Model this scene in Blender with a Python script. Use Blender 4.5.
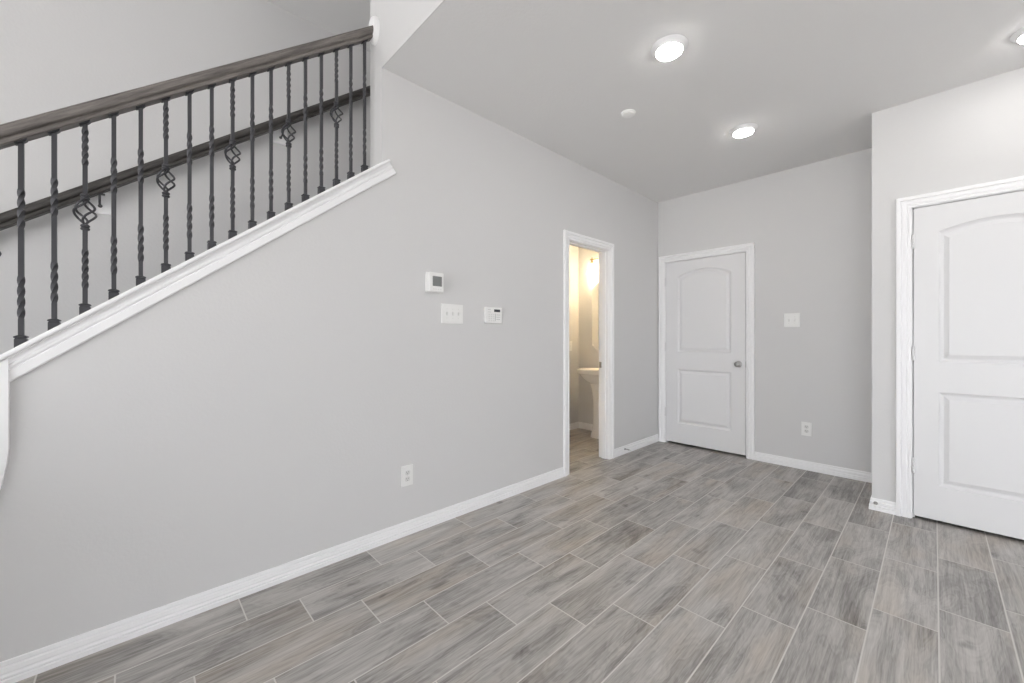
import bpy, bmesh, math
from mathutils import Vector, Matrix

S = bpy.context.scene
COL = S.collection
for o in list(bpy.data.objects):
    bpy.data.objects.remove(o)

# ------------------------------------------------------------------ camera, daylight, exposure
F, CY = 399.988, 338.007
cam = bpy.data.cameras.new('camera')
cam.sensor_width = 36.0
cam.sensor_fit = 'HORIZONTAL'
cam.lens = F / 1024 * 36
cam.shift_y = -(341.5 - CY) / 1024
cam.clip_start = .02
co = bpy.data.objects.new('camera', cam)
COL.objects.link(co)
co.location = (2.1951, -4.4095, 1.1887)
co.rotation_euler = (math.pi / 2, 0, 0.81225)
S.camera = co

W = bpy.data.worlds.new('daylight')
W.use_nodes = True
S.world = W
bg = W.node_tree.nodes['Background']
bg.inputs[1].default_value = 2.9
_tc = W.node_tree.nodes.new('ShaderNodeTexCoord')
_sp = W.node_tree.nodes.new('ShaderNodeSeparateXYZ')
_mr = W.node_tree.nodes.new('ShaderNodeMapRange')      # bright sunlit paving below, sky above
_mr.inputs[1].default_value = -.12
_mr.inputs[2].default_value = .04
_mx = W.node_tree.nodes.new('ShaderNodeMix')
_mx.data_type = 'RGBA'
_mx.inputs[6].default_value = (1.0, .985, .965, 1)
_mx.inputs[7].default_value = (.96, .985, 1.02, 1)
W.node_tree.links.new(_tc.outputs['Generated'], _sp.inputs[0])
W.node_tree.links.new(_sp.outputs[2], _mr.inputs[0])
W.node_tree.links.new(_mr.outputs[0], _mx.inputs['Factor'])
W.node_tree.links.new(_mx.outputs[2], bg.inputs[0])

S.view_settings.view_transform = 'Standard'
S.view_settings.look = 'None'
S.view_settings.exposure = 1.22
S.view_settings.gamma = 1
S.view_settings.use_curve_mapping = False
S.cycles.max_bounces = 12
S.cycles.diffuse_bounces = 8
S.cycles.use_denoising = True
S.cycles.denoising_prefilter = 'ACCURATE'
LAMP = 19.0          # brightness of the recessed ceiling lamps
VANITY = 10.5

# ------------------------------------------------------------------ materials
def mat(name, col, rough=.5, metal=0, emit=0, emitcol=None, bump=None, spec=.5):
    m = bpy.data.materials.new(name)
    m.use_nodes = True
    nt = m.node_tree
    b = nt.nodes['Principled BSDF']
    b.inputs['Base Color'].default_value = (*col, 1)
    b.inputs['Roughness'].default_value = rough
    b.inputs['Metallic'].default_value = metal
    b.inputs['Specular IOR Level'].default_value = spec
    if emit:
        b.inputs['Emission Color'].default_value = (*(emitcol or col), 1)
        b.inputs['Emission Strength'].default_value = emit
    if bump:
        sc, st, dist = bump
        tc = nt.nodes.new('ShaderNodeTexCoord')
        n = nt.nodes.new('ShaderNodeTexNoise')
        n.inputs['Scale'].default_value = sc
        n.inputs['Detail'].default_value = 3
        bp = nt.nodes.new('ShaderNodeBump')
        bp.inputs['Strength'].default_value = st
        bp.inputs['Distance'].default_value = dist
        nt.links.new(tc.outputs['Object'], n.inputs['Vector'])
        nt.links.new(n.outputs['Fac'], bp.inputs['Height'])
        nt.links.new(bp.outputs['Normal'], b.inputs['Normal'])
    return m

M_wall = mat('greige_paint', (.672, .669, .671), .75, bump=(70, .18, .004), spec=.3)
M_ceil = mat('ceiling_paint', (.76, .757, .757), .85, bump=(60, .25, .004), spec=.2)
M_trim = mat('white_semigloss', (.90, .90, .91), .38, spec=.4)
M_door = mat('white_door_paint', (.765, .765, .775), .42, bump=(90, .05, .001))
M_plastic = mat('white_plastic', (.85, .85, .84), .35, bump=(40, .01, .001))
M_offwhite = mat('offwhite_plastic', (.72, .72, .71), .4, bump=(40, .01, .001))  # slightly greyer white for buttons, wells, screws and receptacles
M_slot = mat('dark_slot', (.05, .05, .05), .5, bump=(40, .01, .001))
M_lcd = mat('grey_display', (.21, .215, .215), .3, bump=(300, .02, .0005))
M_lcd2 = mat('dark_display', (.06, .065, .075), .25, bump=(300, .02, .0005))
M_iron = mat('charcoal_iron', (.072, .072, .079), .42, .55, bump=(160, .12, .001))
M_nickel = mat('satin_nickel', (.42, .41, .40), .28, 1, bump=(200, .02, .0005))
M_brass = mat('aged_brass', (.42, .30, .14), .3, 1, bump=(200, .02, .0005))
M_porc = mat('white_porcelain', (.88, .86, .83), .12, bump=(8, .01, .001))
M_mirror = mat('silvered_glass', (.86, .87, .86), .03, 1, bump=(2, .002, .0005))
M_lens = mat('lit_lens', (1, 1, 1), .4, emit=LAMP, emitcol=(1, .975, .935))
M_shade = mat('lit_glass_shade', (1, .95, .85), .4, emit=VANITY, emitcol=(1, .80, .52))

def wood(name, c1, c2):
    m = mat(name, c1, .42)
    nt = m.node_tree
    b = nt.nodes['Principled BSDF']
    tc = nt.nodes.new('ShaderNodeTexCoord')
    mp = nt.nodes.new('ShaderNodeMapping')
    mp.inputs['Rotation'].default_value = (math.radians(-38.3), 0, 0)
    mp2 = nt.nodes.new('ShaderNodeMapping')
    mp2.inputs['Scale'].default_value = (70, 5, 70)
    n = nt.nodes.new('ShaderNodeTexNoise')
    n.inputs['Scale'].default_value = 1
    n.inputs['Detail'].default_value = 6
    n.inputs['Roughness'].default_value = .7
    r = nt.nodes.new('ShaderNodeValToRGB')
    r.color_ramp.elements[0].position = .35
    r.color_ramp.elements[1].position = .68
    r.color_ramp.elements[0].color = (*c1, 1)
    r.color_ramp.elements[1].color = (*c2, 1)
    nt.links.new(tc.outputs['Object'], mp.inputs['Vector'])
    nt.links.new(mp.outputs['Vector'], mp2.inputs['Vector'])
    nt.links.new(mp2.outputs['Vector'], n.inputs['Vector'])
    nt.links.new(n.outputs['Fac'], r.inputs['Fac'])
    nt.links.new(r.outputs['Color'], b.inputs['Base Color'])
    bp = nt.nodes.new('ShaderNodeBump')
    bp.inputs['Strength'].default_value = .15
    bp.inputs['Distance'].default_value = .002
    nt.links.new(n.outputs['Fac'], bp.inputs['Height'])
    nt.links.new(bp.outputs['Normal'], b.inputs['Normal'])
    return m

M_rail_shaded = wood('shaded_stained_wood', (.030, .027, .026), (.085, .078, .072))  # same stain as the front rail, with stairwell shade put into the colour
M_rail = wood('dark_stained_wood', (.092, .082, .076), (.235, .212, .196))

def floor_material():
    m = mat('wood_look_tile', (.3, .29, .28), .35)
    nt = m.node_tree
    L = nt.links.new
    b = nt.nodes['Principled BSDF']
    def math_(op, a, c=None, d=None, clamp=False):
        n = nt.nodes.new('ShaderNodeMath')
        n.operation = op
        n.use_clamp = clamp
        for i, v in enumerate((a, c, d)):
            if v is None:
                continue
            if isinstance(v, (int, float)):
                n.inputs[i].default_value = v
            else:
                L(v, n.inputs[i])
        return n.outputs[0]
    tc = nt.nodes.new('ShaderNodeTexCoord')
    sp = nt.nodes.new('ShaderNodeSeparateXYZ')
    L(tc.outputs['Object'], sp.inputs[0])
    x, y = sp.outputs[0], sp.outputs[1]
    u = math_('DIVIDE', math_('SUBTRACT', x, .006), .2002)
    k = math_('FLOOR', u)
    fu = math_('SUBTRACT', u, k)
    v = math_('DIVIDE', math_('SUBTRACT', math_('ADD', y, 3.262 + .2015), math_('MULTIPLY', k, .2015)), .5965)
    mI = math_('FLOOR', v)
    fv = math_('SUBTRACT', v, mI)
    du = math_('MULTIPLY', math_('MINIMUM', fu, math_('SUBTRACT', 1, fu)), .2002)
    dv = math_('MULTIPLY', math_('MINIMUM', fv, math_('SUBTRACT', 1, fv)), .5965)
    dd = math_('MINIMUM', du, dv)
    grout = nt.nodes.new('ShaderNodeMapRange')
    grout.inputs[1].default_value = .0019
    grout.inputs[2].default_value = .0032
    grout.inputs[3].default_value = 1
    grout.inputs[4].default_value = 0
    L(dd, grout.inputs[0])
    g = grout.outputs[0]
    cv = nt.nodes.new('ShaderNodeCombineXYZ')
    L(k, cv.inputs[0]); L(mI, cv.inputs[1])
    wn = nt.nodes.new('ShaderNodeTexWhiteNoise')
    wn.noise_dimensions = '2D'
    L(cv.outputs[0], wn.inputs['Vector'])
    rnd = wn.outputs['Value']
    sc = nt.nodes.new('ShaderNodeSeparateColor')
    L(wn.outputs['Color'], sc.inputs[0])
    r2, r3 = sc.outputs[1], sc.outputs[2]
    def grain(sx, sy, detail, rough, dist):
        c = nt.nodes.new('ShaderNodeCombineXYZ')
        L(math_('ADD', math_('MULTIPLY', x, sx), math_('MULTIPLY', rnd, 37)), c.inputs[0])
        L(math_('ADD', math_('MULTIPLY', y, sy), math_('MULTIPLY', r2, 53)), c.inputs[1])
        L(math_('MULTIPLY', r3, 29), c.inputs[2])
        n = nt.nodes.new('ShaderNodeTexNoise')
        n.inputs['Scale'].default_value = 1
        n.inputs['Detail'].default_value = detail
        n.inputs['Roughness'].default_value = rough
        n.inputs['Distortion'].default_value = dist
        L(c.outputs[0], n.inputs['Vector'])
        return n.outputs['Fac']
    big = grain(8, 1.7, 3, .5, 1.1)        # broad cathedral bands
    fine = grain(75, 3.2, 5, .65, .3)        # streaks
    hair = grain(230, 9, 3, .6, .15)       # thin pores
    warm = grain(5, 1.5, 2, .5, .3)
    # growth rings: contour lines of the broad field
    ring = math_('SINE', math_('MULTIPLY', math_('ADD', big, math_('MULTIPLY', fine, .06)), 95))
    knot = grain(13, 7, 1, .4, .2)
    kn = nt.nodes.new('ShaderNodeMapRange')
    kn.inputs[1].default_value = .70
    kn.inputs[2].default_value = .82
    L(knot, kn.inputs[0])
    t = math_('ADD', math_('MULTIPLY', math_('SUBTRACT', big, .5), 1.15), math_('MULTIPLY', math_('SUBTRACT', fine, .5), 1.0))
    t = math_('ADD', t, math_('MULTIPLY', math_('SUBTRACT', hair, .5), .55))
    t = math_('ADD', t, math_('MULTIPLY', ring, .05))
    t = math_('ADD', t, math_('MULTIPLY', math_('SUBTRACT', r3, .5), .16))
    t = math_('SUBTRACT', t, math_('MULTIPLY', kn.outputs[0], .35))
    t = math_('ADD', t, .5)
    r = nt.nodes.new('ShaderNodeValToRGB')
    e = r.color_ramp.elements
    e[0].position = .0; e[0].color = (.142, .133, .125, 1)
    e[1].position = 1.0; e[1].color = (.60, .578, .552, 1)
    q = e.new(.32); q.color = (.290, .275, .261, 1)
    q = e.new(.58); q.color = (.432, .414, .394, 1)
    L(t, r.inputs['Fac'])
    mixw = nt.nodes.new('ShaderNodeMix')
    mixw.data_type = 'RGBA'
    mixw.blend_type = 'MULTIPLY'
    wf = nt.nodes.new('ShaderNodeMapRange')
    wf.inputs[1].default_value = .5
    wf.inputs[2].default_value = .75
    L(warm, wf.inputs[0])
    L(wf.outputs[0], mixw.inputs['Factor'])
    L(r.outputs['Color'], mixw.inputs[6])
    mixw.inputs[7].default_value = (1.0, .93, .85, 1)
    mg = nt.nodes.new('ShaderNodeMix')
    mg.data_type = 'RGBA'
    L(g, mg.inputs['Factor'])
    L(mixw.outputs[2], mg.inputs[6])
    mg.inputs[7].default_value = (.66, .64, .61, 1)
    L(mg.outputs[2], b.inputs['Base Color'])
    rr = math_('ADD', math_('MULTIPLY', g, .4), math_('ADD', .36, math_('MULTIPLY', fine, .12)))
    L(rr, b.inputs['Roughness'])
    bp = nt.nodes.new('ShaderNodeBump')
    bp.inputs['Strength'].default_value = .35
    bp.inputs['Distance'].default_value = .0015
    L(math_('SUBTRACT', math_('MULTIPLY', fine, .25), g), bp.inputs['Height'])
    L(bp.outputs['Normal'], b.inputs['Normal'])
    return m

M_floor = floor_material()

# ------------------------------------------------------------------ mesh helpers
def obj(name, bm, m, parent=None, loc=(0, 0, 0), smooth=False, normals=True):
    if normals:
        bmesh.ops.recalc_face_normals(bm, faces=bm.faces)
    me = bpy.data.meshes.new(name)
    bm.to_mesh(me)
    bm.free()
    if smooth:
        for p in me.polygons:
            p.use_smooth = True
        me.set_sharp_from_angle(angle=math.radians(38))
    me.materials.append(m)
    o = bpy.data.objects.new(name, me)
    COL.objects.link(o)
    o.location = loc
    if parent:
        o.parent = parent
    return o

def tag(o, label, cat, group=None, kind=None):
    o['label'] = label
    o['category'] = cat
    if group:
        o['group'] = group
    if kind:
        o['kind'] = kind
    return o

def structure(name, bm, m, label, cat, smooth=False):
    return tag(obj(name, bm, m, smooth=smooth), label, cat, kind='structure')

def root(name, loc, label, cat, group=None, kind=None):
    o = bpy.data.objects.new(name, None)
    COL.objects.link(o)
    o.location = loc
    o.empty_display_size = .05
    return tag(o, label, cat, group, kind)

def add_box(bm, x0, x1, y0, y1, z0, z1, bev=0, seg=2):
    t = bmesh.new()
    bmesh.ops.create_cube(t, size=1)
    for v in t.verts:
        v.co = Vector((x0 + (v.co.x + .5) * (x1 - x0), y0 + (v.co.y + .5) * (y1 - y0), z0 + (v.co.z + .5) * (z1 - z0)))
    if bev:
        bmesh.ops.bevel(t, geom=list(t.edges), offset=bev, segments=seg, affect='EDGES', profile=.5)
    me = bpy.data.meshes.new('tmp')
    t.to_mesh(me); t.free()
    bm.from_mesh(me)
    bpy.data.meshes.remove(me)
    return bm

def box(*a, **k):
    return add_box(bmesh.new(), *a, **k)

def add_prism(bm, pts, axis, a0, a1):
    """closed outline pts (2D) extruded along axis from a0 to a1; outline in the two other axes in xyz order"""
    def mk(p, a):
        c = list(p)
        c.insert(axis, a)
        return bm.verts.new(c)
    A = [mk(p, a0) for p in pts]
    B = [mk(p, a1) for p in pts]
    n = len(pts)
    bm.faces.new(A)
    bm.faces.new(B[::-1])
    for i in range(n):
        j = (i + 1) % n
        bm.faces.new((A[j], A[i], B[i], B[j]))
    return bm

def prism(*a):
    return add_prism(bmesh.new(), *a)

def add_lathe(bm, prof, c, axis=(0, 0, 1), seg=32):
    """prof: (radius, height) pairs along axis from c"""
    q = Vector((0, 0, 1)).rotation_difference(Vector(axis)).to_matrix()
    rings = []
    for r, h in prof:
        if r < 1e-6:
            rings.append([bm.verts.new(Vector(c) + q @ Vector((0, 0, h)))])
        else:
            rings.append([bm.verts.new(Vector(c) + q @ Vector((r * math.cos(2 * math.pi * i / seg), r * math.sin(2 * math.pi * i / seg), h))) for i in range(seg)])
    for a, b in zip(rings, rings[1:]):
        for i in range(seg):
            j = (i + 1) % seg
            if len(a) == 1 and len(b) == 1:
                continue
            if len(a) == 1:
                bm.faces.new((a[0], b[i], b[j]))
            elif len(b) == 1:
                bm.faces.new((a[i], a[j], b[0]))
            else:
                bm.faces.new((a[i], a[j], b[j], b[i]))
    for rg in (rings[0], rings[-1]):
        if len(rg) > 1:
            bm.faces.new(rg)
    return bm

def lathe(*a, **k):
    return add_lathe(bmesh.new(), *a, **k)

def add_tube(bm, pts, r, seg=8):
    pts = [Vector(p) for p in pts]
    rings = []
    up = Vector((0, 0, 1))
    prev = None
    for i, p in enumerate(pts):
        d = (pts[min(i + 1, len(pts) - 1)] - pts[max(i - 1, 0)]).normalized()
        if prev is None:
            a = d.cross(up)
            if a.length < 1e-3:
                a = d.cross(Vector((1, 0, 0)))
            a.normalize()
        else:
            a = (prev - d * prev.dot(d)).normalized()
        prev = a
        b = d.cross(a)
        rr = r[i] if isinstance(r, (list, tuple)) else r
        rings.append([bm.verts.new(p + (a * math.cos(2 * math.pi * j / seg) + b * math.sin(2 * math.pi * j / seg)) * rr) for j in range(seg)])
    for A, B in zip(rings, rings[1:]):
        for j in range(seg):
            k = (j + 1) % seg
            bm.faces.new((A[j], A[k], B[k], B[j]))
    bm.faces.new(rings[0])
    bm.faces.new(rings[-1])
    return bm

def add_sweep(bm, prof, frames):
    """prof: closed list (a, b); frames: list of (origin, vecA, vecB) - one ring each"""
    rings = [[bm.verts.new(Vector(o) + Vector(A) * a + Vector(B) * b) for a, b in prof] for o, A, B in frames]
    n = len(prof)
    for R, Q in zip(rings, rings[1:]):
        for i in range(n):
            j = (i + 1) % n
            bm.faces.new((R[i], R[j], Q[j], Q[i]))
    bm.faces.new(rings[0])
    bm.faces.new(rings[-1][::-1])
    return bm

# ------------------------------------------------------------------ dimensions (metres; x=0 wall with stairs, y=0 far wall)
H = 2.7514            # low ceiling
HU = 3.665             # ceiling over stairs and the open end of the room
Y1 = -3.366           # where the low ceiling and the full-height wall end
XC, YC = 1.897, -.680  # corner of the closet wall
YB = -8.6             # open end of the room
XR = 5.0
SL = .782            # stair slope
TW = .153             # knee wall thickness
def cap_z(y):
    return 1.155 + SL * (y + 4.706)

# ------------------------------------------------------------------ the setting
structure('floor', box(-1.3, XR, YB, .6, -.12, 0), M_floor, 'grey wood-look plank tile floor with pale grout lines', 'floor')

D0, D1, DH = -1.652, -1.021, 2.051       # rough opening of the powder room doorway
zend = cap_z(YB) - .03
ylow = -4.706 + (.05 - 1.150 + .03) / SL
TD = .105             # thinner wall at the doorway
YT = Y1 + .115
knee = [(ylow, 0), (YT, 0), (YT, HU), (Y1, HU), (Y1, cap_z(Y1) - .022), (ylow, cap_z(ylow) - .022)]
left_out = [(YT, 0), (D0, 0), (D0, DH), (D1, DH), (D1, 0), (.12, 0), (.12, HU), (YT, HU)]
def half_wall(bm, pts, depth, shared):
    # front face plus back and edges, leaving the shared upright edge open so the front runs on unbroken
    A = [bm.verts.new((0, y, z)) for y, z in pts]
    B = [bm.verts.new((-depth, y, z)) for y, z in pts]
    bm.faces.new(A); bm.faces.new(B[::-1])
    n = len(pts)
    for i in range(n):
        j = (i + 1) % n
        if pts[i][0] == shared and pts[j][0] == shared:
            continue
        bm.faces.new((A[j], A[i], B[i], B[j]))
b = bmesh.new()
half_wall(b, knee, TW, YT)
half_wall(b, left_out, TD, YT)
bb_ = [b.verts.new(p) for p in ((-TW, YT, 0), (-TD, YT, 0), (-TD, YT, HU), (-TW, YT, HU))]
b.faces.new(bb_)
bmesh.ops.remove_doubles(b, verts=b.verts, dist=1e-5)
structure('wall_left', b, M_wall, 'long greige wall under the stairs with the open powder room doorway', 'wall')
FX0, FX1 = .080, .922                    # far door opening
far_out = [(0, 0), (FX0, 0), (FX0, DH), (FX1, DH), (FX1, 0), (XC + .1, 0), (XC + .1, H), (0, H)]
structure('wall_far', prism(far_out, 1, 0, .12), M_wall, 'greige far wall with the closed panel door', 'wall')
CX0, CX1 = 2.088, 2.832
clo_out = [(XC, 0), (CX0, 0), (CX0, DH), (CX1, DH), (CX1, 0), (XR, 0), (XR, H), (XC, H)]
bm = prism(clo_out, 1, YC, YC + .12)
add_prism(bm, [(YC + .12, 0), (0, 0), (0, H), (YC + .12, H)], 0, XC, XC + .12)
structure('wall_closet', bm, M_wall, 'pale projecting wall at right holding the nearer panel door', 'wall')
b = bmesh.new()
add_box(b, XR, XR + .12, -2.1, YC, 0, HU)
add_box(b, XR, XR + .12, YB, -3.0, 0, HU)
add_box(b, XR, XR + .12, -3.0, -2.1, 2.3, HU)
add_box(b, XR, XR + .12, -3.0, -2.1, 0, .4)
structure('wall_right', b, M_wall, 'side wall with a window opening', 'wall')
b = bmesh.new()
add_box(b, -1.3, -1.12, YB - .12, YB, 0, HU)
add_box(b, -.15, .8, YB - .12, YB, 0, HU)
add_box(b, -1.12, -.15, YB - .12, YB, 2.0, HU)
add_box(b, XR - .1, XR + .12, YB - .12, YB, 0, HU)
add_box(b, .8, XR - .1, YB - .12, YB, 2.2, HU)
structure('wall_back', b, M_wall, 'wall with a wide glazed opening behind the viewer', 'wall')
structure('wall_added_shade', box(.001, .80, -5.62, -5.5, 0, .86), M_wall, 'unseen low wall added behind the viewer to shade the lower stair wall', 'wall')  # added out of view; blocks low daylight to darken the lower left wall
# closed dark rooms behind the two shut doors
def shell(name, x0, x1, y0, y1, label):
    b = bmesh.new()
    add_box(b, x0, x1, y1, y1 + .05, 0, 2.3)
    add_box(b, x0 - .05, x0, y0, y1 + .05, 0, 2.3)
    add_box(b, x1, x1 + .05, y0, y1 + .05, 0, 2.3)
    add_box(b, x0 - .05, x1 + .05, y0, y1 + .05, 2.3, 2.35)
    structure(name, b, M_wall, label, 'wall')
shell('wall_behind_far_door', .02, 1.0, .12, .5, 'walls of the dark room behind the far door')
shell('wall_inside_closet', 2.08, 2.95, YC + .12, -.05, 'walls of the dark closet behind the nearer door')

structure('ceiling', box(-TW, XR, Y1 + .006, .12, H, H + .1), M_ceil, 'flat greige ceiling with recessed lights', 'ceiling')
structure('wall_above_ceiling_edge', box(0, XR, Y1, Y1 + .006, H, HU), M_wall, 'upright wall face rising from the edge of the low ceiling', 'wall')
structure('ceiling_upper', box(-1.3, XR, YB, -1.8, HU, HU + .1), M_ceil, 'higher ceiling over the stairwell', 'ceiling')
structure('wall_stairwell', box(-1.30, -1.17, YB, -1.8, 0, HU), M_wall, 'greige stairwell wall behind the railing', 'wall')
structure('wall_stairwell_end', box(-1.17, -TD, -2.0, -1.88, 0, HU), M_wall, 'end wall of the stairwell', 'wall')

# powder room
PX, PY = -1.045, -.125
b = bmesh.new()
add_box(b, PX - .1, PX, -1.88, .0, 0, 2.5)
structure('wall_powder_back', b, M_wall, 'back wall of the powder room seen through the doorway', 'wall')
structure('wall_powder_side', box(PX, -TD, PY, .0, 0, 2.5), M_wall, 'powder room wall behind the pedestal sink', 'wall')
structure('wall_powder_near', box(PX, -TD, -1.88, -1.8, 0, 2.5), M_wall, 'near wall of the powder room', 'wall')
structure('ceiling_powder', box(PX - .1, -TD, -1.88, .0, 2.5, 2.6), M_ceil, 'ceiling of the powder room', 'ceiling')

# baseboards -------------------------------------------------------
BB = [(0, 0), (.0155, 0), (.0155, .018), (.0100, .0205), (.0100, .0225), (.0150, .0265), (.0145, .032), (.0095, .0350), (.0085, .038), (.0110, .044), (.0105, .048), (.0095, .058), (.0045, .0605), (.0040, .0640), (.0070, .0675), (.006, .079), (.004, .081), (0, .081)]
def baseboard(name, segs, label):
    b = bmesh.new()
    for pts, outs in segs:   # polyline with one outward vector per vertex (mitred)
        frames = [(Vector((p[0], p[1], 0)), Vector((o[0], o[1], 0)), Vector((0, 0, 1))) for p, o in zip(pts, outs)]
        add_sweep(b, BB, frames)
    return structure(name, b, M_trim, label, 'baseboard')
baseboard('baseboard_left', [([(0, ylow), (0, -1.718)], [(1, 0), (1, 0)])], 'long white baseboard under the stair wall')
baseboard('baseboard_corner', [([(0, -.945), (0, 0)], [(1, 0), (1, 0)])], 'short white baseboard between the doorway and the far corner')
baseboard('baseboard_far', [([(.983, 0), (XC, 0)], [(0, -1), (0, -1)])], 'white baseboard along the far wall')
baseboard('baseboard_closet', [([(XC, 0), (XC, YC), (2.022, YC)], [(-1, 0), (-1, -1), (0, -1)]), ([(2.905, YC), (XR, YC)], [(0, -1), (0, -1)])], 'white baseboard wrapping the projecting wall corner')
baseboard('baseboard_powder', [([(PX, -1.8), (PX, PY), (-TD, PY)], [(1, 0), (1, -1), (0, -1)])], 'white baseboard inside the powder room')

# door casings -----------------------------------------------------
CAS = [(0, 0), (0, .009), (.003, .0120), (.013, .0130), (.0160, .0085), (.0190, .0085), (.0235, .0140), (.041, .0150), (.0440, .0095), (.0475, .0095), (.0510, .0195), (.068, .0205), (.071, .0185), (.073, .013), (.073, 0)]
def casing(bm, o, along, out, w0, w1, h):
    """o: point on wall plane at along=0; along: unit vector across the opening; out: away from the wall"""
    o, al, ou, up = Vector(o), Vector(along), Vector(out), Vector((0, 0, 1))
    fr = [(o + al * w0, -al, ou), (o + al * w0 + up * h, -al + up, ou), (o + al * w1 + up * h, al + up, ou), (o + al * w1, al, ou)]
    add_sweep(bm, CAS, fr)
    return bm
def jamb(bm, o, along, inn, w0, w1, h, depth, stop_at):
    o, al, n, up = Vector(o), Vector(along), Vector(inn), Vector((0, 0, 1))
    def bx(a0, a1, d0, d1, z0, z1):
        p, q = o + al * a0 + n * d0, o + al * a1 + n * d1
        add_box(bm, min(p.x, q.x), max(p.x, q.x), min(p.y, q.y), max(p.y, q.y), z0, z1)
    bx(w0 - .0085, w0, 0, depth, 0, h)
    bx(w1, w1 + .0085, 0, depth, 0, h)
    bx(w0 - .0085, w1 + .0085, 0, depth, h, h + .0085)
    s0, s1 = stop_at
    bx(w0, w0 + .010, s0, s1, 0, h)
    bx(w1 - .010, w1, s0, s1, 0, h)
    bx(w0 + .010, w1 - .010, s0, s1, h - .010, h)
    return bm

# 1: powder room doorway
b = casing(bmesh.new(), (0, 0, 0), (0, 1, 0), (1, 0, 0), -1.648, -1.024, 2.046)
t1 = structure('trim_1', b, M_trim, 'white casing around the open powder room doorway', 'door casing')
j1 = obj('jamb', jamb(bmesh.new(), (0, 0, 0), (0, 1, 0), (-1, 0, 0), -1.6435, -1.0295, 2.0415, TD, (.030, .070)), M_trim, t1)
b = casing(bmesh.new(), (-TD, 0, 0), (0, 1, 0), (-1, 0, 0), -1.648, -1.024, 2.046)
obj('inner_casing', b, M_trim, t1)
sp_ = obj('strike_plate', box(-.1045, -.078, -1.0310, -1.0293, .893, .951, bev=.0006), M_nickel, t1)
sp_['label'] = 'satin metal strike plate on the far jamb'

# 2: far door, 3: closet door
b = casing(bmesh.new(), (0, 0, 0), (1, 0, 0), (0, -1, 0), .0845, .9175, 2.049)
t2 = structure('trim_2', b, M_trim, 'white casing around the far panel door', 'door casing')
obj('jamb', jamb(bmesh.new(), (0, 0, 0), (1, 0, 0), (0, 1, 0), .0885, .9135, 2.045, .119, (.037, .07)), M_trim, t2)
b = casing(bmesh.new(), (0, YC, 0), (1, 0, 0), (0, -1, 0), CX0 + .0035, CX1 - .0035, 2.049)
t3 = structure('trim_3', b, M_trim, 'white casing around the nearer panel door at right', 'door casing')
obj('jamb', jamb(bmesh.new(), (0, YC, 0), (1, 0, 0), (0, 1, 0), CX0 + .0085, CX1 - .0085, 2.045, .119, (.037, .07)), M_trim, t3)

# panel doors ------------------------------------------------------
def panel_outline(x0, x1, z0, zc, zp, d, n=20):
    x0 += d; x1 -= d; z0 += d; zc -= d; zp -= d
    pts = [(x0, z0), (x1, z0)]
    if zp - zc < 1e-4:
        return pts + [(x1, zc), (x0, zc)]
    w = (x1 - x0) / 2
    s = zp - zc
    R = (w * w + s * s) / (2 * s)
    cx, cz = (x0 + x1) / 2, zp - R
    a = math.asin(w / R)
    for i in range(n + 1):
        t = a - 2 * a * i / n
        pts.append((cx + R * math.sin(t), cz + R * math.cos(t)))
    return pts

def door_mesh(x0, x1, z0, z1, inset, yf, thick=.035):
    bm = bmesh.new()
    panels = [(x0 + inset, x1 - inset, 1.036, 1.867, 1.917 if x1 - x0 < .78 else 1.936), (x0 + inset, x1 - inset, .242, .842, .842)]
    loops = []
    rect = [bm.verts.new((x, yf, z)) for x, z in ((x0, z0), (x1, z0), (x1, z1), (x0, z1))]
    edges = [bm.edges.new((rect[i], rect[(i + 1) % 4])) for i in range(4)]
    prof = [(0, 0), (.004, .0055), (.011, .0120), (.017, .0140), (.023, .0140), (.028, .0110), (.046, .0030)]
    for p in panels:
        prev = None
        for d, dep in prof:
            vs = [bm.verts.new((x, yf + dep, z)) for x, z in panel_outline(*p, d)]
            if prev is None:
                edges += [bm.edges.new((vs[i], vs[(i + 1) % len(vs)])) for i in range(len(vs))]
            else:
                for i in range(len(vs)):
                    j = (i + 1) % len(vs)
                    bm.faces.new((prev[i], prev[j], vs[j], vs[i]))
            prev = vs
        bm.faces.new(prev)
    bmesh.ops.triangle_fill(bm, use_beauty=True, edges=edges)
    back = [bm.verts.new((v.co.x, yf + thick, v.co.z)) for v in rect]
    bm.faces.new(back)
    for i in range(4):
        j = (i + 1) % 4
        bm.faces.new((rect[i], rect[j], back[j], back[i]))
    # drop stray faces that cover the panel openings
    return bm

def hinge(parent, x, y, z):
    b = bmesh.new()
    for i in range(5):
        add_lathe(b, [(.0078, .0005), (.0086, .0025), (.0086, .0155), (.0078, .0175)], (x - .0015, y - .0075, z - .045 + i * .018), seg=14)
    add_lathe(b, [(.0055, -.004), (.007, 0), (.0055, .0005)], (x - .0015, y - .0075, z - .045), seg=12)
    add_lathe(b, [(.0055, 0), (.007, .002), (.004, .005)], (x - .0015, y - .0075, z + .045), seg=12)
    add_box(b, x - .012, x + .020, y - .0022, y - .0002, z - .044, z + .044, bev=.0006, seg=1)
    return obj('hinge', b, M_door, parent, smooth=True)

def door(name, x0, x1, yf, inset, label):
    d = structure(name, door_mesh(x0, x1, .024, 2.040, inset, yf), M_door, label, 'door')
    for z in (1.822, 1.088, .352):
        hinge(d, x0 - .0015, yf, z)
    return d

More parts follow.
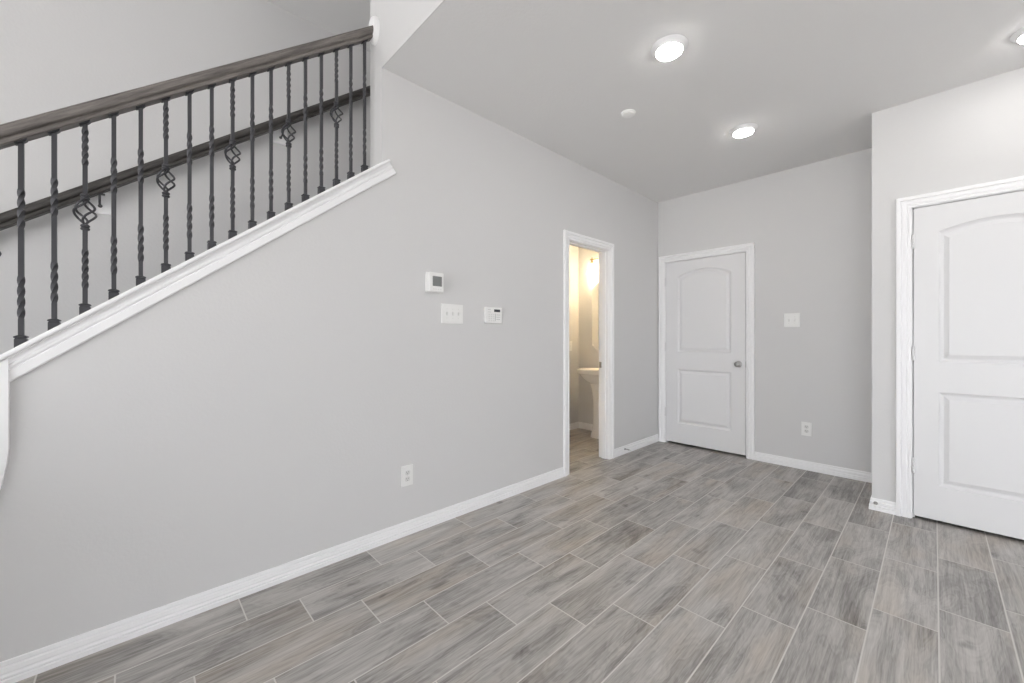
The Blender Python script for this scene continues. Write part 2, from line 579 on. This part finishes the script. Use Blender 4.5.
d1 = door('door_1', .0935, .9085, 0.0005, .133, 'white two-panel arch-top door in the far wall with a silver knob')
b = lathe([(.0, .0), (.031, .0), (.032, .003), (.029, .008), (.014, .011), (.0115, .016), (.0115, .030), (.016, .034), (.024, .040), (.0275, .048), (.0265, .057), (.020, .063), (.008, .066), (.0, .0662)], (.848, .0005, .927), axis=(0, -1, 0), seg=36)
kn = obj('door_knob', b, M_nickel, d1, smooth=True)
kn['label'] = 'round satin nickel knob'
lp = obj('latch_plate', box(.9080, .9120, -.0012, .024, .895, .955, bev=.0004, seg=1), M_nickel, d1)
lp['label'] = 'thin metal latch plate'
d2 = door('door_2', CX0 + .0155, CX1 - .0145, YC + .0005, .112, 'white two-panel arch-top door at right in the projecting wall')

kn2 = kn.copy()                                # the same knob on the nearer door
COL.objects.link(kn2)
kn2.parent = d2
kn2.location = (CX1 - .0145 - .062 - .848, YC, 0)

# knee wall cap and apron trim -------------------------------------
dirv = Vector((0, 1, SL)).normalized()
upv = Vector((0, -SL, 1)).normalized()
outv = Vector((1, 0, 0))
yend = -3.336
c0 = Vector((0, ylow, cap_z(ylow)))
c1 = Vector((0, Y1, cap_z(Y1)))
b = bmesh.new()
capprof = [(-TW - .022, -.018), (.024, -.018), (.030, -.014), (.031, -.009), (.030, -.004), (.024, 0), (-TW - .016, 0), (-TW - .022, -.004)]
add_sweep(b, capprof, [(c0, outv, upv), (c1, outv, upv)])
nose = [(.0005, -.018), (.024, -.018), (.030, -.014), (.031, -.009), (.030, -.004), (.024, 0), (.0005, 0)]
c2 = Vector((0, yend, cap_z(yend)))
add_sweep(b, nose, [(c1, outv, upv), (c2, outv, upv)])
cap_t = structure('trim_4', b, M_trim, 'white sloped cap on the stair half wall under the iron balusters', 'trim')
b = bmesh.new()
apron = [(.0002, -.0182), (.020, -.0182), (.0195, -.022), (.015, -.027), (.0125, -.033), (.0125, -.037), (.0155, -.0395), (.0150, -.047), (.0105, -.0505), (.0105, -.0535), (.0145, -.056), (.0140, -.083), (.010, -.087), (.0002, -.087)]
cA = Vector((0, -4.718, cap_z(-4.718)))
add_sweep(b, apron, [(cA, outv, Vector((0, 0, 1)) / upv.z), (c2 + dirv * .001, outv, upv)])
obj('apron', b, M_trim, cap_t)
zc = cap_z(-4.718) - .024
board = [(-4.718, zc), (-4.718, .81), (-4.7225, .755), (-4.7353, .675), (-4.77, .60), (-5.0, .60), (-5.0, cap_z(-5.0) - .024)]
structure('trim_5', prism(board, 0, .0004, .022), M_trim, 'white upright trim board below the low end of the stair cap', 'trim')

# ------------------------------------------------------------------ stair railing
RX = -.076
rail_root = root('stair_railing', (RX, -4.0, cap_z(-4.0)), 'dark wood stair railing with wrought iron balusters on the sloped white cap', 'railing')
def under(o, r):
    """parent keeping world position"""
    o.location = Vector(o.location) - Vector(r.location)
    o.parent = r
    return o
hp = [(-.021, 0), (.021, 0), (.0235, .002), (.0245, .009), (.0215, .013), (.0215, .0165), (.028, .020), (.0325, .026), (.0335, .033), (.0325, .041), (.030, .047), (.0275, .0485), (.0285, .0505), (.0265, .053), (.020, .0565), (.011, .0585), (0, .059),
      (-.011, .0585), (-.020, .0565), (-.0265, .053), (-.0285, .0505), (-.0275, .0485), (-.030, .047), (-.0325, .041), (-.0335, .033), (-.0325, .026), (-.028, .020), (-.0215, .0165), (-.0215, .013), (-.0245, .009), (-.0235, .002)]
RB = .743                                     # underside of the rail above the cap, plumb
ra = Vector((RX, -5.75, cap_z(-5.75) + RB))
RISE = .017                                   # the rail gains this much on the cap up to the wall
def rise(y):
    return RISE * (y + 4.7) / 1.3
ra.z += rise(ra.y)
rb = Vector((RX, Y1 - .030, cap_z(Y1 - .030) + RB + rise(Y1 - .03)))
b = add_sweep(bmesh.new(), hp, [(ra, outv, upv), (rb, outv, Vector((0, 0, 1)) / upv.z)])
hr = under(obj('handrail', b, M_rail, smooth=True), rail_root)
hr['label'] = 'dark stained moulded wooden handrail'
zr = cap_z(Y1) + RB + .040 + RISE
b = lathe([(0, 0), (.060, 0), (.060, .012), (.055, .022), (.049, .030), (0, .030)], (0, 0, 0), axis=(0, -1, 0), seg=40)
for v in b.verts:
    v.co.z *= 1.35
    v.co.x *= .8
ros = under(obj('rosette', b, M_trim, loc=(RX, Y1, zr), smooth=True), rail_root)
ros['label'] = 'white wall rosette where the rail meets the wall'

SQ = .0069
def twist_bar(bm, z0, z1, zones, half=SQ):
    """square bar from z0 to z1; zones: (za, zb, turns) where it twists"""
    zs = {z0, z1}
    for a, c, t in zones:
        n = 40
        zs |= {a + (c - a) * i / n for i in range(n + 1)}
    zs = sorted(zs)
    def ang(z):
        A = 0
        for a, c, t in zones:
            A += t * 2 * math.pi * min(1, max(0, (z - a) / (c - a)))
        return A
    rings = []
    for z in zs:
        A = ang(z)
        intw = any(a < z < c for a, c, t in zones)
        rings.append([])
        for i in range(4):
            th = A + math.pi / 4 + i * math.pi / 2
            r = half * math.sqrt(2)
            rings[-1].append(bm.verts.new((r * math.cos(th), r * math.sin(th), z)))
    for R, Q in zip(rings, rings[1:]):
        for i in range(4):
            j = (i + 1) % 4
            bm.faces.new((R[i], R[j], Q[j], Q[i]))
    bm.faces.new(rings[0])
    bm.faces.new(rings[-1])
    return bm

TOP = RB + .026
def to_mesh(name, bm, m, smooth=False):
    o = obj(name, bm, m, smooth=smooth)
    COL.objects.unlink(o)
    return o
# shoe: block with sheared underside that sits on the sloped cap, with a flange on top
def shoe_mesh():
    bm = bmesh.new()
    def ring(h, z, shear):
        return [bm.verts.new((sx * h, sy * h, z + (SL * sy * h if shear else 0))) for sx, sy in ((-1, -1), (1, -1), (1, 1), (-1, 1))]
    R = [ring(.0150, .0005, True), ring(.0150, .0275, False), ring(.0130, .029, False), ring(.0130, .031, False), ring(.0165, .033, False), ring(.0165, .0365, False), ring(.0130, .039, False), ring(.0085, .041, False)]
    for A, B in zip(R, R[1:]):
        for i in range(4):
            j = (i + 1) % 4
            bm.faces.new((A[i], A[j], B[j], B[i]))
    bm.faces.new(R[0]); bm.faces.new(R[-1])
    return bm
def collar_mesh():                            # thin plate under the rail
    bm = bmesh.new()
    h = .0145
    R = []
    for hh, dz in ((h, RB + .001), (h, RB - .005), (.010, RB - .0085)):
        R.append([bm.verts.new((sx * hh, sy * hh, dz + SL * sy * hh)) for sx, sy in ((-1, -1), (1, -1), (1, 1), (-1, 1))])
    for A, B in zip(R, R[1:]):
        for i in range(4):
            j = (i + 1) % 4
            bm.faces.new((A[i], A[j], B[j], B[i]))
    bm.faces.new(R[0]); bm.faces.new(R[-1])
    return bm
def basket_mesh():
    bm = bmesh.new()
    zlo, zhi = .352, .446
    for q in range(4):
        pts = []
        for i in range(25):
            t = i / 24
            r = .0045 + .0305 * (1 - abs(2 * t - 1) ** 1.35)
            a = q * math.pi / 2 + math.pi / 4 + t * math.pi * .95
            pts.append((r * math.cos(a), r * math.sin(a), zlo + (zhi - zlo) * t))
        add_tube(bm, pts, .0040, 8)
    return bm
def knuckle_mesh(z):
    return lathe([(.0098, z), (.0135, z + .003), (.0135, z + .008), (.0105, z + .0105), (.0105, z + .0125), (.0135, z + .0145), (.0135, z + .0195), (.0098, z + .023)], (0, 0, 0), seg=20)

shaft_a = to_mesh('baluster', twist_bar(bmesh.new(), .002, TOP, [(.100, .256, 1.0), (.425, .570, 1.0)]), M_iron)
bmx = twist_bar(bmesh.new(), .002, .347, [(.098, .253, 1.25)])
twist_bar(bmx, .449, TOP, [(.575, .722, 1.25)])
shaft_b = to_mesh('baluster', bmx, M_iron)
p_shoe = to_mesh('shoe', shoe_mesh(), M_iron)
p_col = to_mesh('top_plate', collar_mesh(), M_iron)
p_bas = to_mesh('basket', basket_mesh(), M_iron, True)
p_knu = to_mesh('knuckle', knuckle_mesh(.3255), M_iron, True)
p_knu2 = to_mesh('knuckle', knuckle_mesh(.444), M_iron, True)
B0, BP = -4.7029, .07926
for i in range(-9, 17):
    y = B0 + BP * i
    is_basket = (i % 3 == 2)
    src = shaft_b if is_basket else shaft_a
    c = src.copy()
    COL.objects.link(c)
    c.parent = rail_root
    c.location = (0, y + 4.0, cap_z(y) - cap_z(-4.0))
    if is_basket:
        c['label'] = 'iron baluster with a twisted basket'
    for p in [p_shoe, p_col] + ([p_bas, p_knu, p_knu2] if is_basket else []):
        d = p.copy()
        COL.objects.link(d)
        d.parent = c
        if p is p_col:
            d.location = (0, 0, rise(y))
for o in (shaft_a, shaft_b, p_shoe, p_col, p_bas, p_knu, p_knu2):
    bpy.data.objects.remove(o)

# ------------------------------------------------------------------ handrail on the stairwell wall
WX = -1.085
def wz(y):                                     # underside height
    return 1.742 + .770 * (y + 4.90)
wr = root('wall_handrail', (WX, -4.0, wz(-4.0)), 'dark wood handrail bracketed to the stairwell wall behind the balusters', 'handrail')
wup = Vector((0, -.770, 1)).normalized()
wp = [(a, c * 1.10) for a, c in hp]
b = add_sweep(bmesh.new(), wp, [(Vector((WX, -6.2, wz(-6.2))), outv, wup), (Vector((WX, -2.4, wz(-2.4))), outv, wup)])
h2 = under(obj('rail', b, M_rail_shaded, smooth=True), wr)
for yb in (-4.548, -3.612):
    zb = wz(yb)
    blk = under(obj('mounting_block', box(-1.17, -1.148, yb - .046, yb + .046, zb - .098, zb + .03, bev=.004), M_trim), wr)
    blk['label'] = 'white block behind the bracket'
    b = bmesh.new()
    add_lathe(b, [(0, 0), (.010, 0), (.010, .004), (.007, .008), (0, .008)], (-1.148, yb, zb - .055), axis=(1, 0, 0), seg=20)
    add_tube(b, [(-1.146, yb, zb - .055), (-1.115, yb, zb - .055), (-1.095, yb, zb - .045), (-1.087, yb, zb - .028), (WX, yb, zb - .002)], .0055, 10)
    add_box(b, WX - .012, WX + .012, yb - .022, yb + .022, zb - .004, zb + .001)
    br = under(obj('bracket', b, M_iron, smooth=True), wr)
    br['label'] = 'bent dark metal bracket'

# ------------------------------------------------------------------ wall devices
def screw(bm, c, n):
    add_lathe(bm, [(0, 0), (.0032, 0), (.0030, .0008), (.0, .0012)], c, axis=n, seg=12)

# thermostat
t = root('thermostat', (0, -3.024, 1.48), 'white boxy thermostat with a grey screen on the stair wall', 'thermostat')
b = bmesh.new()
add_box(b, 0.0005, .012, -.058, .058, -.004, .124, bev=.003)
add_box(b, .010, .048, -.054, .052, -.001, .121, bev=.006)
obj('body', b, M_plastic, t)
obj('screen', box(.0475, .0492, -.031, .036, .034, .096, bev=.0005, seg=1), M_lcd, t)['label'] = 'grey display'
for q in range(4):
    obj('button', box(.047, .0495, -.028 + q * .017, -.017 + q * .017, .012, .018, bev=.001, seg=1), M_offwhite, t)

def plate_mesh(w, h, th=.006):
    b = bmesh.new()
    bmesh.ops.create_cube(b, size=1)
    for v in b.verts:
        front = v.co.x > 0
        k = 1 if not front else .955
        v.co = Vector((th if front else .0004, v.co.y * w * k, v.co.z * h * (1 if not front else .97)))
    return b

def face(o_root, nx):
    """devices are modelled facing +x; nx 'x' keeps, '-y' turns to face -y"""
    if nx == '-y':
        o_root.rotation_euler = (0, 0, -math.pi / 2)
    return o_root

def switch(loc, gangs, facing, label, name='light_switch'):
    w = .070 + (gangs - 1) * .046
    r = root(name, loc, label, 'light switch')
    obj('plate', plate_mesh(w * 1.07, .128), M_plastic, r)
    for g in range(gangs):
        yy = (g - (gangs - 1) / 2) * .046
        b = prism([(.004, -.012), (.0075, -.012), (.0065, 0), (.0075, .012), (.004, .012)], 1, yy - .0052, yy + .0052)
        s = obj('switch_well', b, M_offwhite, r)
        tg = prism([(.005, -.006), (.009, .003), (.0165, .011), (.0175, .0085), (.012, -.004)], 1, yy - .0036, yy + .0036)
        obj('toggle', tg, M_plastic, r)
        for zz in (.030, -.030):
            b = bmesh.new(); screw(b, (.0058, yy, zz), (1, 0, 0))
            obj('screw', b, M_offwhite, r)
    return face(r, facing)

def outlet(loc, facing, label):
    r = root('wall_outlet', loc, label, 'outlet')
    obj('plate', plate_mesh(.078, .124), M_plastic, r)
    for s in (-1, 1):
        b = lathe([(0, .004), (.0172, .004), (.0172, .0072), (.0162, .0078), (0, .0078)], (0, 0, s * .0195), axis=(1, 0, 0), seg=28)
        for v in b.verts:
            v.co.z = s * .0195 + max(-.0138, min(.0138, v.co.z - s * .0195))
        rc = obj('receptacle', b, M_offwhite, r)
        b = bmesh.new()
        add_box(b, .0074, .0080, -.0072, -.0050, s * .0195 - .0005, s * .0195 + .0075)
        add_box(b, .0074, .0080, .0050, .0072, s * .0195 + .0005, s * .0195 + .0065)
        add_lathe(b, [(0, .0074), (.0024, .0074), (.0024, .0080), (0, .0080)], (0, 0, s * .0195 - .0068), axis=(1, 0, 0), seg=12)
        obj('slots', b, M_slot, rc)
    b = bmesh.new(); screw(b, (.0058, 0, 0), (1, 0, 0))
    obj('screw', b, M_offwhite, r)
    return face(r, facing)

switch((0, -2.8745, 1.349), 3, 'x', 'white triple toggle switch plate below the thermostat on the stair wall')
switch((1.2935, 0, 1.3535), 2, '-y', 'white double toggle switch plate beside the far door')
switch((PX, -.305, 1.087), 1, 'x', 'pale single switch plate inside the powder room')
outlet((0, -3.205, .356), 'x', 'white duplex outlet low on the long stair wall')
outlet((1.4045, 0, .369), '-y', 'white duplex outlet low on the far wall')

# alarm keypad
k = root('alarm_keypad', (0, -2.529, 1.2945), 'white alarm keypad with small dark display right of the triple switch', 'keypad')
b = bmesh.new()
add_box(b, .0004, .008, -.076, .076, .002, .112, bev=.002)
add_box(b, .006, .024, -.079, .079, 0, .1155, bev=.005)
obj('body', b, M_plastic, k)
obj('screen', box(.0235, .0247, .000, .058, .081, .100, bev=.0004, seg=1), M_lcd2, k)['label'] = 'dark display'
for r_ in range(4):
    for c_ in range(3):
        y0, z0 = -.052 + c_ * .021, .058 - r_ * .0145
        obj('button', box(.0236, .0252, y0, y0 + .0135, z0, z0 + .0085, bev=.0006, seg=1), M_offwhite, k)
marks = [(.022, .058, .060 - q * .016, .0618 - q * .016) for q in range(3)] + [(-.058, -.030, .078, .0795), (-.058, -.030, .096, .0975), (.0115, .0140, .018, .070)]
for y0, y1, z0, z1 in marks:
    obj('print_line', box(.0236, .0245, y0, y1, z0, z1), M_lcd, k)

# door stops
def door_stop(loc, axis, label):
    r = root('door_stop', loc, label, 'door stop')
    ax = Vector(axis)
    obj('base', lathe([(0, 0), (.0115, 0), (.0115, .003), (.007, .006), (.005, .010)], (0, 0, 0), axis=axis, seg=20), M_nickel, r, smooth=True)
    side = ax.cross(Vector((0, 0, 1)))
    pts = []
    for i in range(121):
        a = i / 120 * 2 * math.pi * 12
        pts.append(ax * (.008 + .050 * i / 120) + (side * math.cos(a) + Vector((0, 0, 1)) * math.sin(a)) * .0045)
    obj('spring', add_tube(bmesh.new(), pts, .0012, 6), M_nickel, r, smooth=True)
    obj('rubber_tip', lathe([(0, .056), (.0065, .056), (.0072, .060), (.0072, .068), (.0055, .072), (0, .073)], (0, 0, 0), axis=axis, seg=18), M_plastic, r, smooth=True)
door_stop((.0125, -.745, .050), (1, 0, 0), 'silver spring door stop on the baseboard between doorway and far door')
door_stop((1.918, YC - .0125, .051), (0, -1, 0), 'silver spring door stop on the baseboard at the projecting wall corner')

# ------------------------------------------------------------------ ceiling fittings
def downlight(x, y, label):
    r = root('recessed_light', (x, y, H), label, 'ceiling light', 'recessed ceiling lights')
    obj('trim_ring', lathe([(.093, -.0003), (.093, -.003), (.088, -.007), (.080, -.0115), (.074, -.018), (.072, -.024), (.069, -.0255), (.066, -.0245), (.066, -.0003)], (0, 0, 0), seg=56), M_trim, r, smooth=True)
    l = obj('lens', lathe([(.0655, -.010), (.0655, -.0300), (.060, -.0330), (.035, -.0345), (0, -.035)], (0, 0, 0), seg=56), M_lens, r, smooth=True)
    l['label'] = 'glowing white lens'
downlight(1.216, -2.318, 'recessed ceiling light with glowing lens, nearest to the stairs and smoke detector')
downlight(1.212, -1.089, 'recessed ceiling light with glowing lens in front of the far door')
downlight(2.560, -1.089, 'recessed ceiling light with glowing lens before the projecting wall')
d = root('ceiling_detector', (.735, -1.914, H), 'small round white detector cover on the ceiling', 'detector')
obj('base', lathe([(0, -.0004), (.050, -.0004), (.050, -.006), (.048, -.009), (0, -.009)], (0, 0, 0), seg=40), M_plastic, d, smooth=True)
obj('cover', lathe([(.041, -.009), (.041, -.014), (.038, -.0175), (.030, -.019), (0, -.0195)], (0, 0, 0), seg=40), M_plastic, d, smooth=True)

# ------------------------------------------------------------------ powder room fittings
SX = -.565                                     # centre line of sink and mirror
s = root('pedestal_sink', (SX, PY, 0), 'white pedestal sink in the powder room', 'sink')
def superloop(bm, a, bfront, z, cy, n=48, e=2.6):
    v = []
    for i in range(n):
        t = 2 * math.pi * i / n
        c, sn = math.cos(t), math.sin(t)
        v.append(bm.verts.new((a * math.copysign(abs(c) ** (2 / e), c), cy + bfront * math.copysign(abs(sn) ** (2 / e), sn), z)))
    return v
def loft(loops, close=True):
    bm = bmesh.new()
    R = [superloop(bm, *l) for l in loops]
    for A, B in zip(R, R[1:]):
        for i in range(len(A)):
            j = (i + 1) % len(A)
            bm.faces.new((A[i], A[j], B[j], B[i]))
    bm.faces.new(R[0]); bm.faces.new(R[-1])
    return bm
cy = -.225
obj('basin', loft([(.09, .085, .635, cy), (.15, .13, .665, cy), (.20, .170, .705, cy), (.225, .190, .740, cy), (.236, .200, .758, cy), (.252, .214, .759, cy), (.260, .220, .763, cy), (.264, .222, .772, cy), (.264, .222, .805, cy), (.260, .219, .813, cy), (.252, .210, .816, cy),
                   (.236, .185, .814, cy - .01), (.222, .165, .800, cy - .015), (.19, .13, .730, cy - .015), (.10, .07, .695, cy - .015), (.02, .02, .69, cy - .015)]), M_porc, s, smooth=True)
obj('pedestal', loft([(.098, .094, .001, -.225), (.096, .092, .035, -.225), (.085, .080, .07, -.225), (.072, .070, .15, -.225), (.068, .068, .30, -.225), (.072, .070, .45, -.225), (.088, .083, .57, -.225), (.11, .10, .645, -.225), (.11, .10, .66, -.225)]), M_porc, s, smooth=True)
fb = bmesh.new()
add_lathe(fb, [(0, .812), (.024, .812), (.024, .82), (.014, .826), (.012, .90), (0, .905)], (0, -.06, 0), seg=20)
add_tube(fb, [(0, -.06, .885), (0, -.10, .905), (0, -.145, .90), (0, -.155, .88)], .009, 10)
obj('faucet', fb, M_nickel, s, smooth=True)

mr = root('octagonal_mirror', (SX, PY, 1.45), 'frameless mirror with clipped corners above the pedestal sink', 'mirror')
hw, hh, cl = .262, .445, .095
oct_ = [(-hw + cl, -hh), (hw - cl, -hh), (hw, -hh + cl), (hw, hh - cl), (hw - cl, hh), (-hw + cl, hh), (-hw, hh - cl), (-hw, -hh + cl)]
obj('backing', prism(oct_, 1, -.006, -.0006), M_offwhite, mr)
bm = bmesh.new()
A = [bm.verts.new((x, -.0062, z)) for x, z in oct_]
Bv = [bm.verts.new((x * .93, -.0105, z * .96)) for x, z in oct_]
for i in range(8):
    bm.faces.new((A[i], A[(i + 1) % 8], Bv[(i + 1) % 8], Bv[i]))
bm.faces.new(Bv)
obj('glass', bm, M_mirror, mr)

vl = root('vanity_light', (SX, PY, 2.165), 'brass vanity light with glowing glass shades above the mirror', 'wall light')
b = box(-.07, .07, -.016, -.0006, -.05, .05, bev=.004)
obj('backplate', b, M_brass, vl)
b = bmesh.new()
add_tube(b, [(-.235, -.085, .012), (.235, -.085, .012)], .007, 10)
add_tube(b, [(0, -.012, .012), (0, -.085, .012)], .008, 10)
obj('arm', b, M_brass, vl)
for q in (-1, 0, 1):
    xx = q * .205
    fit = obj('fitter', lathe([(0, .040), (.006, .038), (.009, .030), (.005, .024), (.010, .014), (.011, -.012), (.020, -.022), (.024, -.040), (.0, -.040)], (xx, -.085, 0), seg=20), M_brass, vl, smooth=True)
    sh = obj('glass_shade', lathe([(.022, -.036), (.030, -.050), (.042, -.085), (.052, -.130), (.060, -.165), (.057, -.165), (.049, -.130), (.039, -.085), (.027, -.052), (.019, -.040)], (xx, -.085, 0), seg=28), M_shade, vl, smooth=True)
    sh['label'] = 'glowing frosted glass shade'
